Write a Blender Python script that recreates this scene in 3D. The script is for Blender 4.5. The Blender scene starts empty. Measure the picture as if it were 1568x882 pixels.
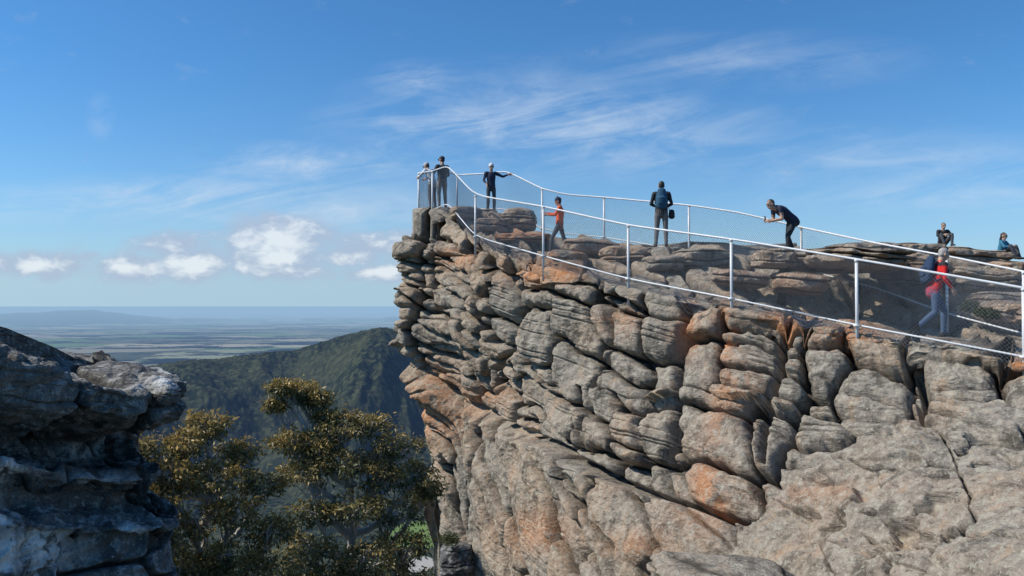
import bpy, math, numpy as np, random
from mathutils import Vector, Matrix, kdtree
random.seed(4); rng=np.random.default_rng(7)
F=1230.0; CX=784.0; CY=441.0; PITCH=math.radians(1.26)
cp,sp=math.cos(PITCH),math.sin(PITCH)
def P(px,py,d):
    x=(px-CX)/F*d; u=(CY-py)/F*d
    return np.array([x, d*cp-u*sp, d*sp+u*cp])
sc=bpy.context.scene
def link(o): sc.collection.objects.link(o); return o
def empty(name,loc=(0,0,0)):
    e=bpy.data.objects.new(name,None); e.location=loc; e.empty_display_size=.3; return link(e)
# ---------------- noise
def _h(ix,iy,iz,seed):
    h=(ix.astype(np.int64)*374761393+iy.astype(np.int64)*668265263+iz.astype(np.int64)*2147483647+seed*1274126177)&0xffffffff
    h=((h^(h>>13))*1274126177)&0xffffffff
    h=((h^(h>>16))*2246822519)&0xffffffff
    return ((h^(h>>15))&0xffffff)/float(0xffffff)
def vn(x,y,z,seed=0):
    x,y,z=np.broadcast_arrays(x,y,z)
    ix=np.floor(x);iy=np.floor(y);iz=np.floor(z)
    fx=x-ix;fy=y-iy;fz=z-iz
    fx=fx*fx*(3-2*fx);fy=fy*fy*(3-2*fy);fz=fz*fz*(3-2*fz)
    r=0
    for a in (0,1):
        wx=fx if a else 1-fx
        for b in (0,1):
            wy=fy if b else 1-fy
            for c in (0,1):
                wz=fz if c else 1-fz
                r=r+wx*wy*wz*_h(ix+a,iy+b,iz+c,seed)
    return r*2-1
def fbm(x,y,z,o=4,seed=0,g=.5):
    r=0;a=1;s=1
    for i in range(o):
        r=r+a*vn(x*s+i*17.3,y*s+i*9.1,z*s+i*5.7,seed+i); a*=g; s*=2.03
    return r
def rnd(i,seed): return _h(i,i*0+3,i*0+11,seed)
def rnd2(i,j,seed): return _h(i,j,i*0+5,seed)
def sst(a,b,x):
    t=np.clip((x-a)/(b-a),0,1); return t*t*(3-2*t)
def cells(X,w,seed,jit=.35,colid=None):
    c=np.floor(X/w)
    if colid is None:
        bd=lambda i:(i+jit*(rnd(i,seed)*2-1))*w
        st=lambda i:rnd(i,seed+50)
    else:
        bd=lambda i:(i+jit*(rnd2(i,colid,seed)*2-1))*w
        st=lambda i:rnd2(i,colid,seed+50)
    c=np.where(X<bd(c),c-1,c); c=np.where(X>=bd(c+1),c+1,c)
    return c, X-bd(c), bd(c+1)-X, st(c), st(c+1)
def blocks(U,V,seed,cw,rh,R=.3,warp=1.0,bandn=3.6):
    U2=U+warp*(.34*fbm(U*.5,V*.6,0*U,2,seed)+.14*fbm(U*1.7,V*1.9,0*U,3,seed+9))
    V2=V+warp*(.36*fbm(U*.45,V*.5,0*U+7,2,seed+3)+.09*fbm(U*2.0,V*2.5,0*U+5,3,seed+13))
    band=np.floor((V2+.5*fbm(U*.3,0*U,0*U,1,seed+77))/(rh*bandn)); U2=U2+rnd(band,seed+70)*cw
    c,l,r,sl,sr=cells(U2,cw,seed,.46); cc=c+band*37
    off=rnd(cc,seed+5)*rh; sca=.5+1.0*rnd(cc,seed+6)
    k,b,t,sb,stt=cells((V2+off)/sca,rh,seed+7,.45,cc)
    b=b*sca;t=t*sca
    def wk(d,s,lo): return d+np.clip(lo-s,0,1)*R*1.6
    ds=[wk(l,sl,.25),wk(r,sr,.25),wk(b,sb,.16),wk(t,stt,.16)]
    q=14.
    d=-np.log(sum(np.exp(-q*np.clip(e,0,3)) for e in ds))/q
    d=np.clip(d,0,None)
    e=np.clip(d/R,0,1); prof=(1-(1-e)**2)**.5
    br=rnd2(cc,k,seed+31)
    tilt=(rnd2(cc,k,seed+32)-.5)*(l-r)/(l+r)+(rnd2(cc,k,seed+33)-.42)*(t-b)/(t+b)
    return prof,d,br,tilt
def bedding(V,U,seed,per=.2,w=.022):
    X=V+.12*fbm(U*.5,V*.4,0*U,3,seed)
    c,l,r,s1,s2=cells(X,per,seed,.4)
    a=np.exp(-(l/w)**2)*s1+np.exp(-(r/w)**2)*s2
    msk=sst(-.3,.5,fbm(U*.7,V*2,0*U,2,seed+4))
    return a*msk, (rnd(c,seed+8)-.5)*msk
def grid_mesh(name,Pn,attrs=None,mat=None,flip=False,smooth=True):
    nu,nv=Pn.shape[:2]
    me=bpy.data.meshes.new(name)
    me.vertices.add(nu*nv); me.vertices.foreach_set('co',Pn.reshape(-1).astype(np.float32))
    i=np.arange(nu-1)[:,None]*nv+np.arange(nv-1)[None,:]
    q=np.stack([i,i+nv,i+nv+1,i+1],-1).reshape(-1,4)
    if flip: q=q[:,::-1]
    n=len(q); me.loops.add(n*4); me.polygons.add(n)
    me.loops.foreach_set('vertex_index',q.reshape(-1).astype(np.int32))
    me.polygons.foreach_set('loop_start',np.arange(0,n*4,4,dtype=np.int32))
    me.polygons.foreach_set('use_smooth',np.full(n,smooth))
    me.update(calc_edges=True)
    if attrs is not None:
        a=me.color_attributes.new('rk','FLOAT_COLOR','POINT')
        a.data.foreach_set('color',attrs.reshape(-1).astype(np.float32))
    if mat: me.materials.append(mat)
    return me
def raw_mesh(name,V,Q,mat=None,smooth=False,col=None):
    V=np.asarray(V,dtype=np.float32); Q=np.asarray(Q,dtype=np.int32)
    me=bpy.data.meshes.new(name); me.vertices.add(len(V)); me.vertices.foreach_set('co',V.reshape(-1))
    n,k=Q.shape; me.loops.add(n*k); me.polygons.add(n)
    me.loops.foreach_set('vertex_index',Q.reshape(-1)); me.polygons.foreach_set('loop_start',np.arange(0,n*k,k,dtype=np.int32))
    me.polygons.foreach_set('use_smooth',np.full(n,smooth)); me.update(calc_edges=True)
    if col is not None:
        a=me.color_attributes.new('rk','FLOAT_COLOR','POINT'); a.data.foreach_set('color',np.asarray(col,dtype=np.float32).reshape(-1))
    if mat: me.materials.append(mat)
    return me
# ---------------- node helper
class N:
    def __init__(s,nt): s.nt=nt
    def n(s,t,**k):
        x=s.nt.nodes.new(t)
        for a,b in k.items(): setattr(x,a,b)
        return x
    def set(s,sock,v):
        if isinstance(v,bpy.types.NodeSocket): s.nt.links.new(v,sock)
        else: sock.default_value=v
    def m(s,op,a,b=0.0,c=None,clamp=False):
        x=s.n('ShaderNodeMath',operation=op,use_clamp=clamp); s.set(x.inputs[0],a); s.set(x.inputs[1],b)
        if c is not None: s.set(x.inputs[2],c)
        return x.outputs[0]
    def vm(s,op,a,b):
        x=s.n('ShaderNodeVectorMath',operation=op); s.set(x.inputs[0],a); s.set(x.inputs[1],b); return x.outputs[0]
    def mix(s,f,a,b,bt='MIX'):
        x=s.n('ShaderNodeMix',data_type='RGBA',blend_type=bt); s.set(x.inputs[0],f); s.set(x.inputs[6],a); s.set(x.inputs[7],b); return x.outputs[2]
    def noise(s,v,sc,det=4,rough=.55,dist=0.0):
        x=s.n('ShaderNodeTexNoise'); s.set(x.inputs['Vector'],v); x.inputs['Scale'].default_value=sc; x.inputs['Detail'].default_value=det; x.inputs['Roughness'].default_value=rough; x.inputs['Distortion'].default_value=dist
        return x.outputs['Fac']
    def ss(s,v,a,b):
        x=s.n('ShaderNodeMapRange',interpolation_type='SMOOTHSTEP'); s.set(x.inputs[0],v); x.inputs[1].default_value=a; x.inputs[2].default_value=b; return x.outputs[0]
    def comb(s,x,y,z):
        c=s.n('ShaderNodeCombineXYZ'); s.set(c.inputs[0],x); s.set(c.inputs[1],y); s.set(c.inputs[2],z); return c.outputs[0]
    def sep(s,v):
        c=s.n('ShaderNodeSeparateXYZ'); s.set(c.inputs[0],v); return c.outputs
def newmat(name):
    m=bpy.data.materials.new(name); m.use_nodes=True; nt=m.node_tree
    for x in list(nt.nodes): nt.nodes.remove(x)
    h=N(nt); out=h.n('ShaderNodeOutputMaterial'); bs=h.n('ShaderNodeBsdfPrincipled'); nt.links.new(bs.outputs[0],out.inputs[0])
    return m,h,bs,out
def C(r,g,b): return (r,g,b,1)
def simple(name,col,rough=.7,metal=0,var=.25,scale=12,bump=.15,bs_scale=60):
    m,h,bs,o=newmat(name)
    tc=h.n('ShaderNodeTexCoord').outputs['Object']
    f=h.noise(tc,scale,3)
    d=tuple(c*(1-var) for c in col[:3])+(1,); l=tuple(min(1,c*(1+var)) for c in col[:3])+(1,)
    h.set(bs.inputs['Base Color'],h.mix(f,d,l)); bs.inputs['Roughness'].default_value=rough; bs.inputs['Metallic'].default_value=metal
    if bump>0:
        b=h.n('ShaderNodeBump'); b.inputs['Strength'].default_value=bump; b.inputs['Distance'].default_value=.01; h.set(b.inputs['Height'],h.noise(tc,bs_scale,2)); h.nt.links.new(b.outputs[0],bs.inputs['Normal'])
    return m
# ---------------- rock material
def rock_mat(name,grey,tan,lich,dark,lich_amt=.5,white=0.0,stain=C(.41,.28,.18),tc=.3):
    m,h,bs,o=newmat(name)
    g=h.n('ShaderNodeNewGeometry'); pos=g.outputs['Position']; nz=h.sep(g.outputs['Normal'])[2]
    at=h.n('ShaderNodeAttribute',attribute_name='rk'); ac=h.n('ShaderNodeSeparateColor'); h.nt.links.new(at.outputs['Color'],ac.inputs[0])
    br,ck,wm=ac.outputs[0],ac.outputs[1],ac.outputs[2]
    big=h.noise(pos,.55,4,.6)
    v=h.m('ADD',h.m('MULTIPLY',br,.5),h.m('MULTIPLY',big,.9))
    col=h.mix(h.ss(v,.72-.3*tc,1.05-.3*tc),grey,tan)
    mid=h.noise(pos,3.2,5,.68,.4)
    col=h.mix(h.m('MULTIPLY',h.ss(mid,.45,.70),.6),col,tuple(c*1.5 for c in grey[:3])+(1,))
    col=h.mix(h.m('MULTIPLY',h.ss(mid,.52,.32),.65),col,tuple(c*.45 for c in grey[:3])+(1,))
    wn=h.m('MULTIPLY',wm,h.ss(h.noise(pos,1.8,4,.65,.5),.33,.50))
    if white>0: col=h.mix(h.m('MULTIPLY',wm,h.m('MULTIPLY',h.ss(h.noise(pos,2.5,5,.6,.6),.42,.5),white)),col,C(.72,.71,.69))
    st=h.noise(h.vm('MULTIPLY',pos,(2.8,2.8,.4)),1.0,4,.6)
    col=h.mix(h.m('MULTIPLY',h.ss(st,.52,.66),.72),col,tuple(c*.33 for c in grey[:3])+(1,))
    col=h.mix(h.m('MULTIPLY',h.ss(st,.44,.29),.65),col,stain)
    if white<=0: col=h.mix(h.m('MULTIPLY',wn,.92),col,C(.50,.205,.075))
    ln=h.noise(pos,7.5,5,.74); la=h.m('MULTIPLY',h.ss(ln,.51,.60),h.m('MULTIPLY_ADD',h.ss(nz,-.3,.7),.6,.35))
    col=h.mix(h.m('MULTIPLY',la,lich_amt),col,lich)
    col=h.mix(h.m('MULTIPLY',h.ss(ln,.43,.34),.75),col,dark)
    ln3=h.noise(h.vm('ADD',pos,(1,17,43)),22,3,.75)
    col=h.mix(h.m('MULTIPLY',h.ss(ln3,.59,.66),.6),col,tuple(min(1,c*1.2) for c in lich[:3])+(1,))
    col=h.mix(h.m('MULTIPLY',h.ss(ln3,.41,.33),.65),col,dark)
    col=h.mix(h.m('MULTIPLY',h.ss(ck,.55,.0),.8),col,C(.03,.025,.02))  # near-black crack tint: soil, plus crevice shade painted into the colour
    h.set(bs.inputs['Base Color'],col); bs.inputs['Roughness'].default_value=.92; bs.inputs['Specular IOR Level'].default_value=.2
    b=h.n('ShaderNodeBump'); b.inputs['Strength'].default_value=.85; b.inputs['Distance'].default_value=.055
    hh=h.m('ADD',h.noise(pos,10,5,.75),h.m('MULTIPLY',h.noise(h.vm('MULTIPLY',pos,(1,1,3.5)),4,4,.65),1.2)); h.set(b.inputs['Height'],hh); h.nt.links.new(b.outputs[0],bs.inputs['Normal'])
    return m
ROCK=rock_mat('sandstone',C(.255,.223,.182),C(.345,.255,.178),C(.41,.385,.315),C(.078,.068,.057),.62,tc=.36)
ROCKD=rock_mat('lichened_sandstone',C(.115,.112,.107),C(.135,.127,.116),C(.36,.36,.34),C(.03,.03,.03),.75,white=1.0,stain=C(.17,.16,.15))
# ---------------- interpolation
def cr(A,n,axis=0):
    A=np.moveaxis(A,axis,0); K=A.shape[0]
    t=n; i=np.clip(np.floor(t).astype(int),0,K-2); f=t-i
    g=lambda j:A[np.clip(j,0,K-1)]
    sh=(-1,)+(1,)*(A.ndim-1)
    p0=np.where((i-1<0).reshape(sh),2*g(i)-g(i+1),g(i-1)); p1=g(i);p2=g(i+1)
    p3=np.where((i+2>K-1).reshape(sh),2*g(i+1)-g(i),g(i+2))
    f=f.reshape(sh)
    r=.5*((2*p1)+(-p0+p2)*f+(2*p0-5*p1+4*p2-p3)*f**2+(-p0+3*p1-3*p2+p3)*f**3)
    return np.moveaxis(r,0,axis)
def dens(w,n):
    w=np.array(w,float); c=np.concatenate([[0],np.cumsum(w)]); c/=c[-1]
    return np.interp(np.linspace(0,1,n),c,np.arange(len(c)))
def normals(G):
    du=np.gradient(G,axis=0); dv=np.gradient(G,axis=1); n=np.cross(du,dv); n/=np.linalg.norm(n,axis=-1,keepdims=True)+1e-9
    return n
# ================= PINNACLE ROCK
X =[640,690,740,830,900,960,1040,1120,1200,1312,1430,1568,1750,1950]
RY=[332,344,374,405,423,439,455,470,486,508,530,556,594,639]
RD=[25.6,24.6,22.8,20,19,18,17,16,15.3,14.4,13.4,12.5,11.3,10.2]
BY=[326,330,358,393,411,426,440,454,474,500,518,538,564,602]
BD=[25.9,25.2,23.6,21,20,19.2,18.3,17.4,16.8,16,15.8,15,13.5,12]
CYY=[322,321,342,377,390,400,413,426,456,477,474,486,502,522]
CD=[26.3,25.8,24.4,22,21.3,20.5,19.6,18.8,18.8,19.2,17.8,16.8,16,15]
KY=[320,317,329,357,369,378,386,399,407,420,394,412,425,435]
KD=[26.8,26.4,25.4,23.2,22.6,22,21.3,20.2,20.0,20.0,20,19.5,19,18]
DB=[24.2,23.0,21.2,18.0,16.3,15.2,13.6,12.2,11.0,9.6,8.4,7.3,6.2,5.4]
sily=[320,335,345,362,382,395,412,440,470,500,525,550,580,620,660,700,760,882,1400]
silx=[654,642,640,634,614,610,626,630,622,616,618,638,654,676,690,700,702,710,724]
FR=[1,.84,.70,.58,.47,.37,.28,.19,.11,.045,0]
cols=[]; pcs=[]
def xw(Xc,y):
    xs=np.interp(y,sily,silx)
    return xs+(Xc-640)*(260-(xs-640))/260 if Xc<900 else Xc
for c in range(len(X)):
    pts=[];pc=[]
    def add(px,py,d): 
        pts.append(P(px,py,d)); pc.append((px,py))
    for (yy,dd) in ((1500,-3.2),(1100,-1.4)):
        d=DB[c]+dd*min(1,DB[c]/14); add(xw(X[c],yy),yy,d)
    for f in FR:
        y=RY[c]+f*(882-RY[c]); ff=f**1.15
        d=RD[c]+(DB[c]-RD[c])*ff
        add(xw(X[c],y),y,d)
    x0=xw(X[c],RY[c])
    add(x0+ (X[c]-x0)*.4,BY[c],BD[c]); add(X[c],CYY[c],CD[c]); add(X[c],KY[c],KD[c])
    k=pts[-1]
    for (oy,oz) in ((1.6,-.25),(3.6,-2.2),(5,-9),(5.5,-18)):
        pts.append(k+np.array([.0,oy,oz])); pc.append((X[c],KY[c]))
    cols.append(pts);pcs.append(pc)
G=np.array(cols); PC=np.array(pcs,float)
K=G.shape[1]
wr=[]; wp=[]
for (ox,oy,oz) in ((14,5,-3),(5,4.5,-2.6),(1.6,2.8,-1.6),(.25,1.1,-.5)):
    g=G[0].copy(); t=np.zeros(K); t[12:]=1
    g[:,0]+=ox; g[:,1]+=oy*np.where(t>0,.4,1); g[:,2]+=oz*t; wr.append(g); wp.append(PC[0].copy())
G=np.concatenate([np.array(wr),G]); PC=np.concatenate([np.array(wp),PC])
NU,NV=1350,820
wu=[.12,.25,.7,1.0]+[1.5,1.4,2.8,1.6,1.5,1.5,1.5,1.4,1.7,1.9,2.0,1.2,.6]
wv=[.2,.35]+[1.4,1.25,1.1,1.0,.95,.85,.85,.8,.7,.5]+[1.0,1.3,1.3,.7,.3,.15,.1]
tu=dens(wu,NU); tv=dens(wv,NV)
def interp2(A): return cr(cr(A,tu,0),tv,1)
S=interp2(G); pc=interp2(PC); px=pc[...,0];py=pc[...,1]
Nn=normals(S)
if Nn[NU//2,NV//3,1]>0: Nn=-Nn; FL=True
else: FL=False
mid=S[:,int(NV*.62)]; U=np.concatenate([[0],np.cumsum(np.linalg.norm(np.diff(mid,axis=0),axis=1))])[:,None]+0*px
dl=np.concatenate([np.zeros((NU,1)),np.cumsum(np.linalg.norm(np.diff(S,axis=1),axis=2),axis=1)],1)
jr=int(np.searchsorted(tv,12)); V=dl-dl[:,jr:jr+1]
p1,d1,b1,t1=blocks(U,V,17,1.22,.74,.23,1.05)
yd=np.interp(px,[560,640,700,800,900,1000,1130,1250,1400],[520,560,598,655,705,752,805,850,900])
sd=py-yd+7*fbm(U*.8,V*.8,0*U,3,77)
below=sst(-2,10,sd)
p2,d2,b2,t2=blocks(U,V+.62*U,23,1.8,.95,.26)
prof=p1*(1-below)+p2*below; dd=d1*(1-below)+d2*below; bk=np.where(below>.5,b2,b1); tl=np.where(below>.5,t2,t1)
ys=np.interp(px,[1000,1120,1200,1300,1400,1568,1800],[920,840,735,682,655,620,620])+14*fbm(U*.7,V*.7,0*U+3,3,5)
slab=sst(-8,16,py-ys)
topm=sst(11.9,12.6,tv)[None,:]+0*px
bd,bl=bedding(V,U,41,.21,.02)
x,y,z=S[...,0],S[...,1],S[...,2]
amp=(.38*(1-.97*slab))*(1-.35*topm)
D=amp*(prof-.8)+ ((bk-.5)*.32+.13*tl)*(1-.93*slab)*(1-.4*topm)*sst(0,.07,dd)
crk=np.exp(-(dd/.04)**2)
D-=.25*crk*(1-.97*slab)
D-=.085*bd*(1-.5*below)*(1-slab*.7); D+=.065*bl*(1-.6*below)*(1-slab)*sst(0,.06,dd)
D+=.30*fbm(x*.35,y*.35,z*.4,3,61)*(1-.5*topm)*(1-.6*slab)
D+=.08*fbm(x*1.4,y*1.4,z*1.6,3,62)*(1-.4*slab)-.035*np.abs(fbm(x*3.1,y*3.1,z*4.0,4,65))+.014*fbm(x*9,y*9,z*12,3,63)
prow=sst(760,640,px)*sst(620,560,py)*(1-topm)
c_,l_,r_,_,_=cells(z+.1*fbm(x,y,z*.5,2,9),.5,91,.4)
D+=prow*.28*((rnd(c_,92)-.5)-.9*np.exp(-(np.minimum(l_,r_)/.05)**2)*.6)
D+=below*.42*(1-slab)*sst(900,700,px*.7)-.36*np.exp(-(sd/5.)**2)*(1-slab)
p3,d3,b3,t3=blocks(U,V+.55*U,57,3.6,1.7,.12,1.6)
vb=V+.55*U
bd2,bl2=bedding(vb,U,47,.5,.02)
D+=slab*(.10-.06*bd2+.06*bl2+.07*fbm(x*.6,y*.6,z*.7,3,64)+.09*(b3-.5)*sst(0,.08,d3)+.06*t3-.10*np.exp(-(d3/.02)**2))
pit=fbm(U*1.7,V*2.6,0*U,3,71); pz=np.exp(-(((px-1500)/90)**2+((py-715)/45)**2))+.6*np.exp(-(((px-1330)/120)**2+((py-800)/60)**2))
D-=.50*sst(.25,.55,pit)*np.clip(pz,0,1)
def fiss(pts,w,dep):
    global D
    q=np.array(pts,float); xx=np.interp(py,q[:,1],q[:,0],left=-9999,right=-9999)+7*fbm(V*1.5,U*0,U*0,2,int(pts[0][0]))
    D=D-dep*np.exp(-((px-xx)/w)**2)
fiss([(1050,470),(1036,560),(1046,640),(1030,720),(1028,790)],6,.7)
fiss([(1205,480),(1190,560),(1172,640),(1165,720)],6,.5)
fiss([(780,400),(790,470),(768,560),(772,640)],4,.4)
fiss([(1405,545),(1412,600),(1405,655)],8,.6)
fiss([(930,430),(940,520),(905,600),(900,690)],4,.35)
rimz=np.exp(-((tv-12.1)/.9)**2)[None,:]
D=np.where(D>.0,D*(1-.9*rimz),D)
D*=sst(-.2,1.5,tv)[None,:]
S2=S+Nn*D[...,None]
feet=[]
def flat(px_,py_,d_,r=.5):
    feet.append((P(px_,py_,d_),r))
flat(1013,379,21);flat(855,390,22.3,.6);flat(752,327,25.6,.5);flat(1205,393,19.4,.5);flat(1432,517,15.3,.8);flat(668,321,26.2,.9);flat(1443,382,20.6,.5);flat(1532,402,20.8,.5)
for p,r in feet:
    dxy=np.hypot(S2[...,0]-p[0],S2[...,1]-p[1]); w=sst(r*1.9,r*.8,dxy)*(tv[None,:]>11)*(np.abs(S2[...,2]-p[2])<1.2)
    S2[...,2]=S2[...,2]*(1-w)+(p[2]-.01)*w
wl=[(672,620,34,60,.85),(700,640,40,30,.6),(820,414,50,22,1),(865,418,32,16,1),(1110,512,14,54,1),(1055,505,20,40,.8),(1300,512,48,18,1),(1210,486,54,14,1),(850,815,60,34,.5),(1100,760,24,64,.75),(735,605,50,18,.6),(800,345,60,12,1),(1130,600,32,52,.5),(955,490,30,24,.45),(1568,562,34,14,.9),(700,395,34,16,.7),(1110,640,18,60,.45),(1240,760,160,20,.3),(1010,850,60,20,.4)]
wm=np.zeros_like(px)
for a,b,c,d,e in wl: wm=np.maximum(wm,e*np.exp(-((px-a)/c)**2-((py-b)/d)**2))
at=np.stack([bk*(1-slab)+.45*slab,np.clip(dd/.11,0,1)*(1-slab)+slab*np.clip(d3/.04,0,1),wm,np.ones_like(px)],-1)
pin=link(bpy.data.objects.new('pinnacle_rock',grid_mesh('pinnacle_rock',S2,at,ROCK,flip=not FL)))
# ================= LEFT ROCK
ly=[1500,1100,960,882,830,805,785,765,745,728,705,680,665,645,620,600,588,578,570,562,552]
lx=[272,258,248,238,240,242,214,182,212,210,146,136,190,236,254,258,250,232,198,165,122]
ld=[6.6,6.8,7,7,7.1,7.1,7.2,7.4,7.3,7.3,7.9,8.0,7.8,7.6,7.6,7.6,7.7,7.8,7.9,8.1,8.5]
cols=[];pcs=[]
SX=[-420,-250,-120,-40,30,90,150]
for j in range(len(SX)):
    pts=[];pc_=[]
    top=np.interp(SX[j],[-420,-250,-40,0,40,100,150,200],[450,465,492,500,516,536,550,568])
    for a,(yy,xx,d) in enumerate(zip(ly,lx,ld)):
        f=j/len(SX)
        xe=-420+(xx+420)*(SX[j]+420)/(640.)
        g=(882-yy)/(882-552) 
        y2=882+(top-882)*g if yy<=882 else yy
        dep=(4.2+1.0*max(g,0))+(d-4.2-1.0*max(g,0))*f
        pts.append(P(xe,y2,dep)); pc_.append((xe,y2))
    k=pts[-1]
    for oy,oz in ((.7,-.02),(1.5,-.4),(2.0,-2.5),(2.2,-8)):
        pts.append(k+np.array([-.1*oy,oy,oz])); pc_.append(pc_[-1])
    cols.append(pts);pcs.append(pc_)
for (ox,oy,fz) in ((0,0,0),(-.05,.6,0),(-1.0,1.3,0),(-4,1.8,0)):
    pts=[];pc_=[]
    for yy,xx,d in zip(ly,lx,ld):
        q=P(xx,yy,d)+np.array([ox,oy,fz]); pts.append(q); pc_.append((xx,yy))
    k=pts[-1]
    for o2,oz in ((.5,-.08),(1.0,-.5),(1.4,-2.6),(1.6,-8)):
        pts.append(k+np.array([-.2*o2,o2,oz])); pc_.append(pc_[-1])
    cols.append(pts);pcs.append(pc_)
G=np.array(cols);PC=np.array(pcs,float)
NU2,NV2=500,660
tu=dens([.6,.8,1,1,1,1,1.0,.9,.8,.3],NU2); tv=dens([.2,.4,.8,.6,.4,.4,.4,.4,.4,.5,.5,.5,.5,.5,.4,.4,.3,.3,.3,.4,.9,1,.4,.2],NV2)
S=interp2(G); pc=interp2(PC);px=pc[...,0];py=pc[...,1]
Nn=normals(S); FL=False
if Nn[NU2//2,NV2//3,1]>0: Nn=-Nn;FL=True
U=np.concatenate([[0],np.cumsum(np.linalg.norm(np.diff(S[:,NV2//2],axis=0),axis=1))])[:,None]+0*px
x,y,z=S[...,0],S[...,1],S[...,2]
W=z+.32*x+.04*y
p1,d1,b1,t1=blocks(U,W,131,2.2,.33,.05,.5)
bd,bl=bedding(W,U,133,.10,.012)
D=-.05+.08*(p1-.85)+((b1-.5)*.16+.09*t1)*sst(0,.04,d1)-.05*bd+.06*bl+.09*fbm(x*1.1,y*1.1,z*1.6,3,134)-.06*np.abs(fbm(x*3,y*3,z*6,4,136))+.018*fbm(x*9,y*9,z*20,3,135)-.09*np.exp(-(d1/.016)**2)
D*=sst(-.2,1.5,tv)[None,:]
topd=sst(18,20.5,tv)[None,:]; D=D*(1-.65*topd)
S2=S+Nn*D[...,None]
wm=np.zeros_like(px)
for a,b,c,d,e in [(15,725,34,22,1),(60,835,64,26,1),(10,860,50,24,1),(10,790,26,18,.9),(240,584,28,10,.8),(205,800,22,9,.7),(85,870,26,14,.8),(120,690,22,9,.5),(40,640,26,10,.4),(150,740,40,10,.5)]: wm=np.maximum(wm,e*1.25*np.exp(-((px-a)/c)**2-((py-b)/d)**2))
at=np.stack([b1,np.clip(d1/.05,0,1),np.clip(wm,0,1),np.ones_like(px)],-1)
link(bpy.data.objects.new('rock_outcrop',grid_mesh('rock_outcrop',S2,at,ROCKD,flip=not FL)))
# ================= BOULDERS
def boulder(px_,py_,d_,hw,hd,hh,seed,rot=0,tilt=0,warm=.1,mat=None,n=4.0):
    c=P(px_,py_,d_); a=np.linspace(-math.pi,math.pi,170); b=np.linspace(-math.pi/2,math.pi/2,100)
    A,B=np.meshgrid(a,b,indexing='ij')
    dx=np.cos(B)*np.cos(A);dy=np.cos(B)*np.sin(A);dz=np.sin(B)
    r=(np.abs(dx)**n+np.abs(dy)**n+np.abs(dz)**n)**(-1/n)
    x=dx*r*hw;y=dy*r*hd;z=dz*r*hh
    s=seed*3.7
    k=.97+.20*fbm(x*1.3+s,y*1.3,z*1.6,3,seed)+.06*fbm(x*5+s,y*5,z*8,3,seed+1)-.06*np.abs(fbm(x*3+s,y*3,z*5,3,seed+6))
    W=z+.06*fbm(x*1.2+s,y*1.2,z,2,seed+2); c_,l,rr,s1,s2=cells(W,.2,seed,.4)
    e=np.minimum(l,rr); g=np.exp(-(e/.02)**2); k=k-.10*g*(.3+s1)+.11*(rnd(c_,seed+3)-.5)
    x,y=x*k,y*k; z=z*(1+.16*fbm(x*1.4+s,y*1.4,0*x,3,seed+4))
    ca,sa=math.cos(rot),math.sin(rot); x,y=x*ca-y*sa,x*sa+y*ca
    z=z+x*tilt
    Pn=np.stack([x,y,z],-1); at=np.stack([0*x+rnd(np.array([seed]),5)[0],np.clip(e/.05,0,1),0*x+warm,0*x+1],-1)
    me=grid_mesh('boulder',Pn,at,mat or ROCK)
    o=bpy.data.objects.new('boulder',me); o.location=c; link(o); return o
for i,b in enumerate([(793,338,24.3,.55,.6,.34,0,0,.1),(712,328,24.8,.5,.5,.24,.3,0,.2),(757,347,24,.55,.5,.22,0,-.1,.2),(800,364,22.8,.75,.5,.13,0,0,.9),(745,334,25.6,.4,.5,.26,0,0,.1),
   (903,379,21.6,.75,.6,.22,.2,-.1,.2),(955,391,20.8,.6,.6,.22,0,0,.2),(1075,399,19.8,.75,.7,.26,.3,0,.1),(1012,404,19.5,.5,.5,.2,0,0,.1),
   (1180,397,18.2,.44,.6,.24,0,-.02,.1),(1300,400,17.9,1.15,1.5,.24,.05,-.05,.15),(1325,384,19.3,.9,.8,.18,0,0,.1),(1222,434,17.8,.45,.7,.22,.2,-.1,.3),(1405,414,18.4,.6,.9,.34,.2,-.1,.2),
   (1395,388,20.2,.8,.8,.26,0,0,.1),(1470,396,20.4,1.0,.8,.24,0,-.05,.15),(1560,417,19.6,.9,.8,.22,0,-.1,.2),(1500,432,18.2,.9,.8,.28,.1,-.1,.1),
   (1130,427,17.8,.55,.5,.18,0,-.1,.3),(870,394,20.8,.45,.4,.16,0,-.1,.6),(1540,465,17,.7,.6,.26,0,0,.1),(1600,480,16,1.0,.8,.26,0,0,.1)]):
    boulder(b[0],b[1],b[2],b[3],b[4],b[5],200+i*7,b[6],b[7],b[8])
boulder(700,872,22.4,.5,.6,.7,501,0,0,.0,ROCKD)
boulder(1130,914,10.2,1.0,.9,.42,511,.2,-.12,.0,ROCK,2.6)
# ================= TERRAIN
SUN=np.array([-.68,-.06,.69]); SUN/=np.linalg.norm(SUN)
azs=np.concatenate([np.linspace(-180,-40,60)[:-1],np.linspace(-40,-36,20)[:-1],np.linspace(-36,-1,1250),np.linspace(-1,40,160)[1:],np.linspace(40,180,60)[1:]])
azr=np.radians(azs)
rr=np.concatenate([np.geomspace(3,1000,60)[:-1],np.linspace(1000,4200,520),np.geomspace(4200,20000,40)[1:],np.linspace(20000,40000,50)[1:],np.geomspace(40000,6e5,40)[1:]])
A,R=np.meshgrid(azr,rr,indexing='ij'); x=np.sin(A)*R; y=np.cos(A)*R
tpx=784+1230*np.tan(np.clip(A,-1.2,1.2))
FLOOR=-500.
near=-14-.55*np.clip(R-8,0,None); near=np.where(R<8,-14,near)
near=np.maximum(near,FLOOR-10)+12*fbm(x/180,y/180,0*x,4,3)*sst(60,900,R)
base=np.where(R<1500,near,FLOOR-8)
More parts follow.
